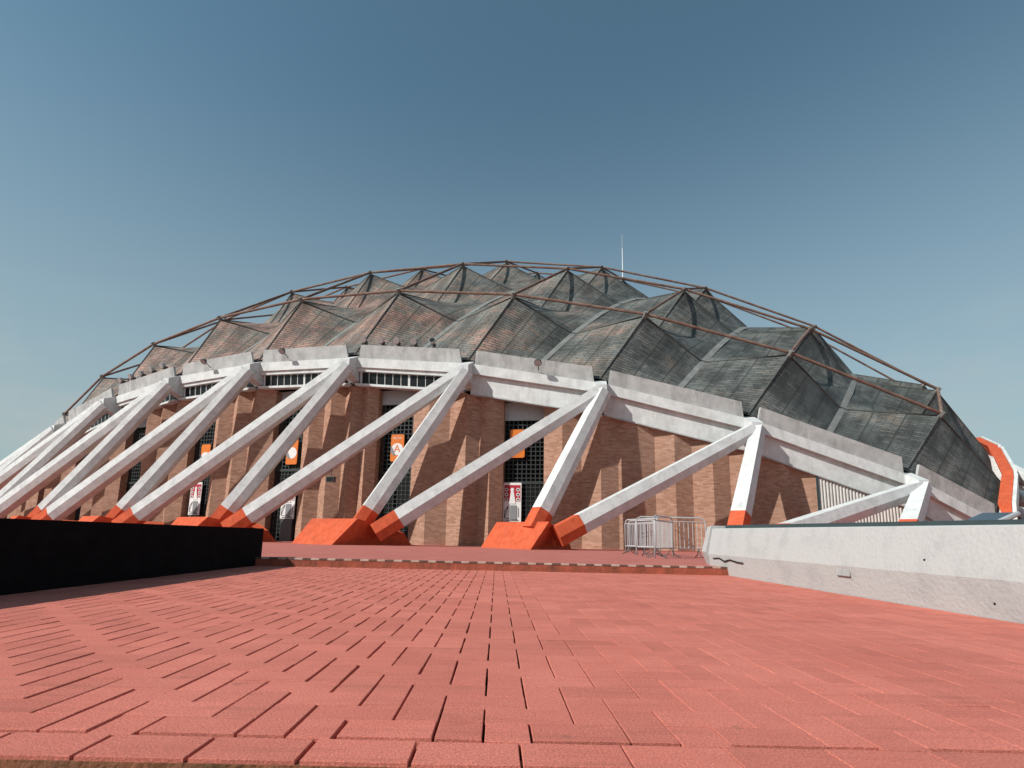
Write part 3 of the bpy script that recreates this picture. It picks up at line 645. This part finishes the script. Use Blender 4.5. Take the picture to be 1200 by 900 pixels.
poster(-1, -.35, 1.7, 'tilted looking red poster board in the gateway above the black wall')

# ------------------------------------------------------------------ floodlights along the parapet
def floodlight(p, th, n_, label, group, disc=False):
    e = empty('floodlight', p); tag(e, label, 'floodlight', group)
    mb = MB(); mb.tube([Vector((0, 0, -.02)), Vector((0, 0, .16))], .025, 6); mb.obox(th * -.17 + Vector((0, 0, .14)), th * .34, n_ * .04, Vector((0, 0, .03))); mb.build('bracket', M_lampd, e)
    ax = (n_ * .8 + Vector((0, 0, .35 if disc else -.45))).normalized(); c = Vector((0, 0, .36)) + n_ * .05
    mb = MB(); mb.tube([c - ax * .17, c - ax * .10, c + ax * .06, c + ax * .14], [.06, .12, .18, .20], 14); mb.build('housing', M_lampw, e)
    mb = MB(); mb.tube([c + ax * .142, c + ax * .155], .175, 14); mb.build('lens', M_glass if disc else M_lampw, e)
    mb = MB(); mb.obox(n_ * -.26 + th * -.09 + Vector((0, 0, .12)), n_ * .18, th * .18, Vector((0, 0, .2))); mb.build('ballast_box', M_lampd, e)
def lamps(i, fr, label, group, disc=()):
    A, B, th, n_, Lh = bay_info[i]
    for k, f in enumerate(fr):
        p = A.lerp(B, f) + n_ * .26 + Vector((0, 0, .53)); floodlight(p, th, n_, label, group, k in disc)
G1, G2 = 'floodlights above the letter A gate', 'floodlights far along the parapet'
for f, w in ((.10, 'farthest from the dark faced lamp'), (.26, 'third from the dark faced lamp'), (.40, 'second from the dark faced lamp'), (.55, 'right beside the dark faced lamp')):
    lamps(1, (f,), 'pale round floodlight above the letter A gate, ' + w, G1)
lamps(1, (.71,), 'dark faced round floodlight at the end of the row above letter A gate', G1, (0,))
for f, w in ((.10, 'at the low end of its row'), (.27, 'second up from the low end of its row'), (.43, 'in the middle of its row'), (.60, 'second down from the high end of its row'), (.77, 'at the high end of its row')):
    lamps(-2, (f,), 'pale floodlight on the far sloping parapet, ' + w, G2)
def arm_lamp(i, f, label):
    A, B, th, n_, Lh = bay_info[i]; p = A.lerp(B, f) + n_ * .30 + Vector((0, 0, .2))
    e = empty('arm_floodlight', p); tag(e, label, 'floodlight', 'single floodlights on the ring beam')
    mb = MB(); mb.tube([Vector((0, 0, -.3)), n_ * .35 + Vector((0, 0, -.12)), n_ * .5 + Vector((0, 0, 0))], .025, 6); mb.build('arm', M_lampd, e)
    c = n_ * .55; ax = (n_ * .5 + Vector((0, 0, -.6))).normalized()
    mb = MB(); mb.tube([c - ax * .12, c + ax * .02, c + ax * .12], [.1, .2, .21], 12); mb.build('housing', M_lampd, e)
    mb = MB(); mb.tube([c + ax * .122, c + ax * .132], .18, 12); mb.build('lens', M_lampw, e)
arm_lamp(2, .55, 'single dark floodlight on an arm from the beam above the poster gate')
arm_lamp(0, .35, 'single dark floodlight on an arm left of the row of four lamps')
arm_lamp(-1, .45, 'single dark floodlight on an arm between the two lamp rows')

# lamp hanging under a long buttress leg
hp, dh = heads[(0, 2)]; B2, o2, d2 = base_pos(1, 0); fp = B2 + Vector((0, 0, PL + .6))
hp = fp.lerp(hp, .44); e = empty('hanging_floodlight', hp); tag(e, 'small dark floodlight hanging under a long white buttress leg', 'floodlight')
mb = MB(); mb.tube([(0, 0, -.4), (0, 0, -1.05)], .02, 6); mb.build('drop_rod', M_lampd, e)
mb = MB(); mb.obox(Vector((0, 0, -1.3)) - d2 * .22 - o2 * .12, d2 * .44, o2 * .24, Vector((0, 0, .28))); mb.build('lamp_housing', M_lampd, e)
mb = MB(); mb.obox(Vector((0, 0, -1.27)) - d2 * .19 + o2 * .121, d2 * .38, o2 * .01, Vector((0, 0, .22))); mb.build('lens', M_glass, e)
# ------------------------------------------------------------------ mast on the roof
mp_ = Vector((16.95, 70.0, 32.0))
e = empty('antenna_mast', mp_); tag(e, 'thin white antenna mast rising from the top of the dome', 'antenna')
mb = MB(); mb.tube([(0, 0, -2), (0, 0, 6), (0, 0, 9.5)], [.10, .07, .05], 8); mb.build('mast', M_signw, e)
mb = MB(); mb.tube([(0, 0, 9.5), (0, 0, 11.6)], [.04, .03], 6); mb.build('tip', M_steel, e)

# ------------------------------------------------------------------ crowd barriers
def barrier(loc, rz, label, Lb=2.2, H=1.22, nb=15):
    e = empty('crowd_barrier', loc); e.rotation_euler = (0, 0, rz); tag(e, label, 'barrier', 'crowd barriers beside the concrete wall')
    r = .1; pts = [(-Lb/2, 0, .02), (-Lb/2, 0, H - r * 1.6), (-Lb/2 + r * .5, 0, H - r * .5), (-Lb/2 + r * 1.6, 0, H), (Lb/2 - r * 1.6, 0, H), (Lb/2 - r * .5, 0, H - r * .5), (Lb/2, 0, H - r * 1.6), (Lb/2, 0, .02)]
    mb = MB(); mb.tube(pts, .024, 8); mb.build('frame', M_steel, e, True)
    for z in (.28, H - .13):
        mb = MB(); mb.tube([(-Lb/2, 0, z), (Lb/2, 0, z)], .017, 6); mb.build('rail', M_steel, e)
    for k in range(nb):
        x = -Lb/2 + Lb * (k + 1) / (nb + 1); mb = MB(); mb.tube([(x, 0, .28), (x, 0, H - .13)], .0105, 6); mb.build('bar', M_steel, e)
    for x in (-Lb/2 + .25, Lb/2 - .25):
        mb = MB(); mb.tube([(x, -.28, .012), (x, -.1, .08), (x, 0, .28), (x, .1, .08), (x, .28, .012)], .016, 6); mb.build('foot', M_lampd, e)
barrier((5.45, 16.9, PL), .02, 'crowd barrier standing square across behind the end of the concrete wall')
barrier((4.95, 16.0, PL), math.radians(58), 'crowd barrier turned at an angle in front of the square one', 2.0, 1.2)
barrier((5.3, 19.9, PL), math.radians(100), 'crowd barrier seen almost end on, running back towards the brick wall')
barrier((5.0, 18.7, PL), math.radians(106), 'crowd barrier beside the end on one, nearest the orange base')
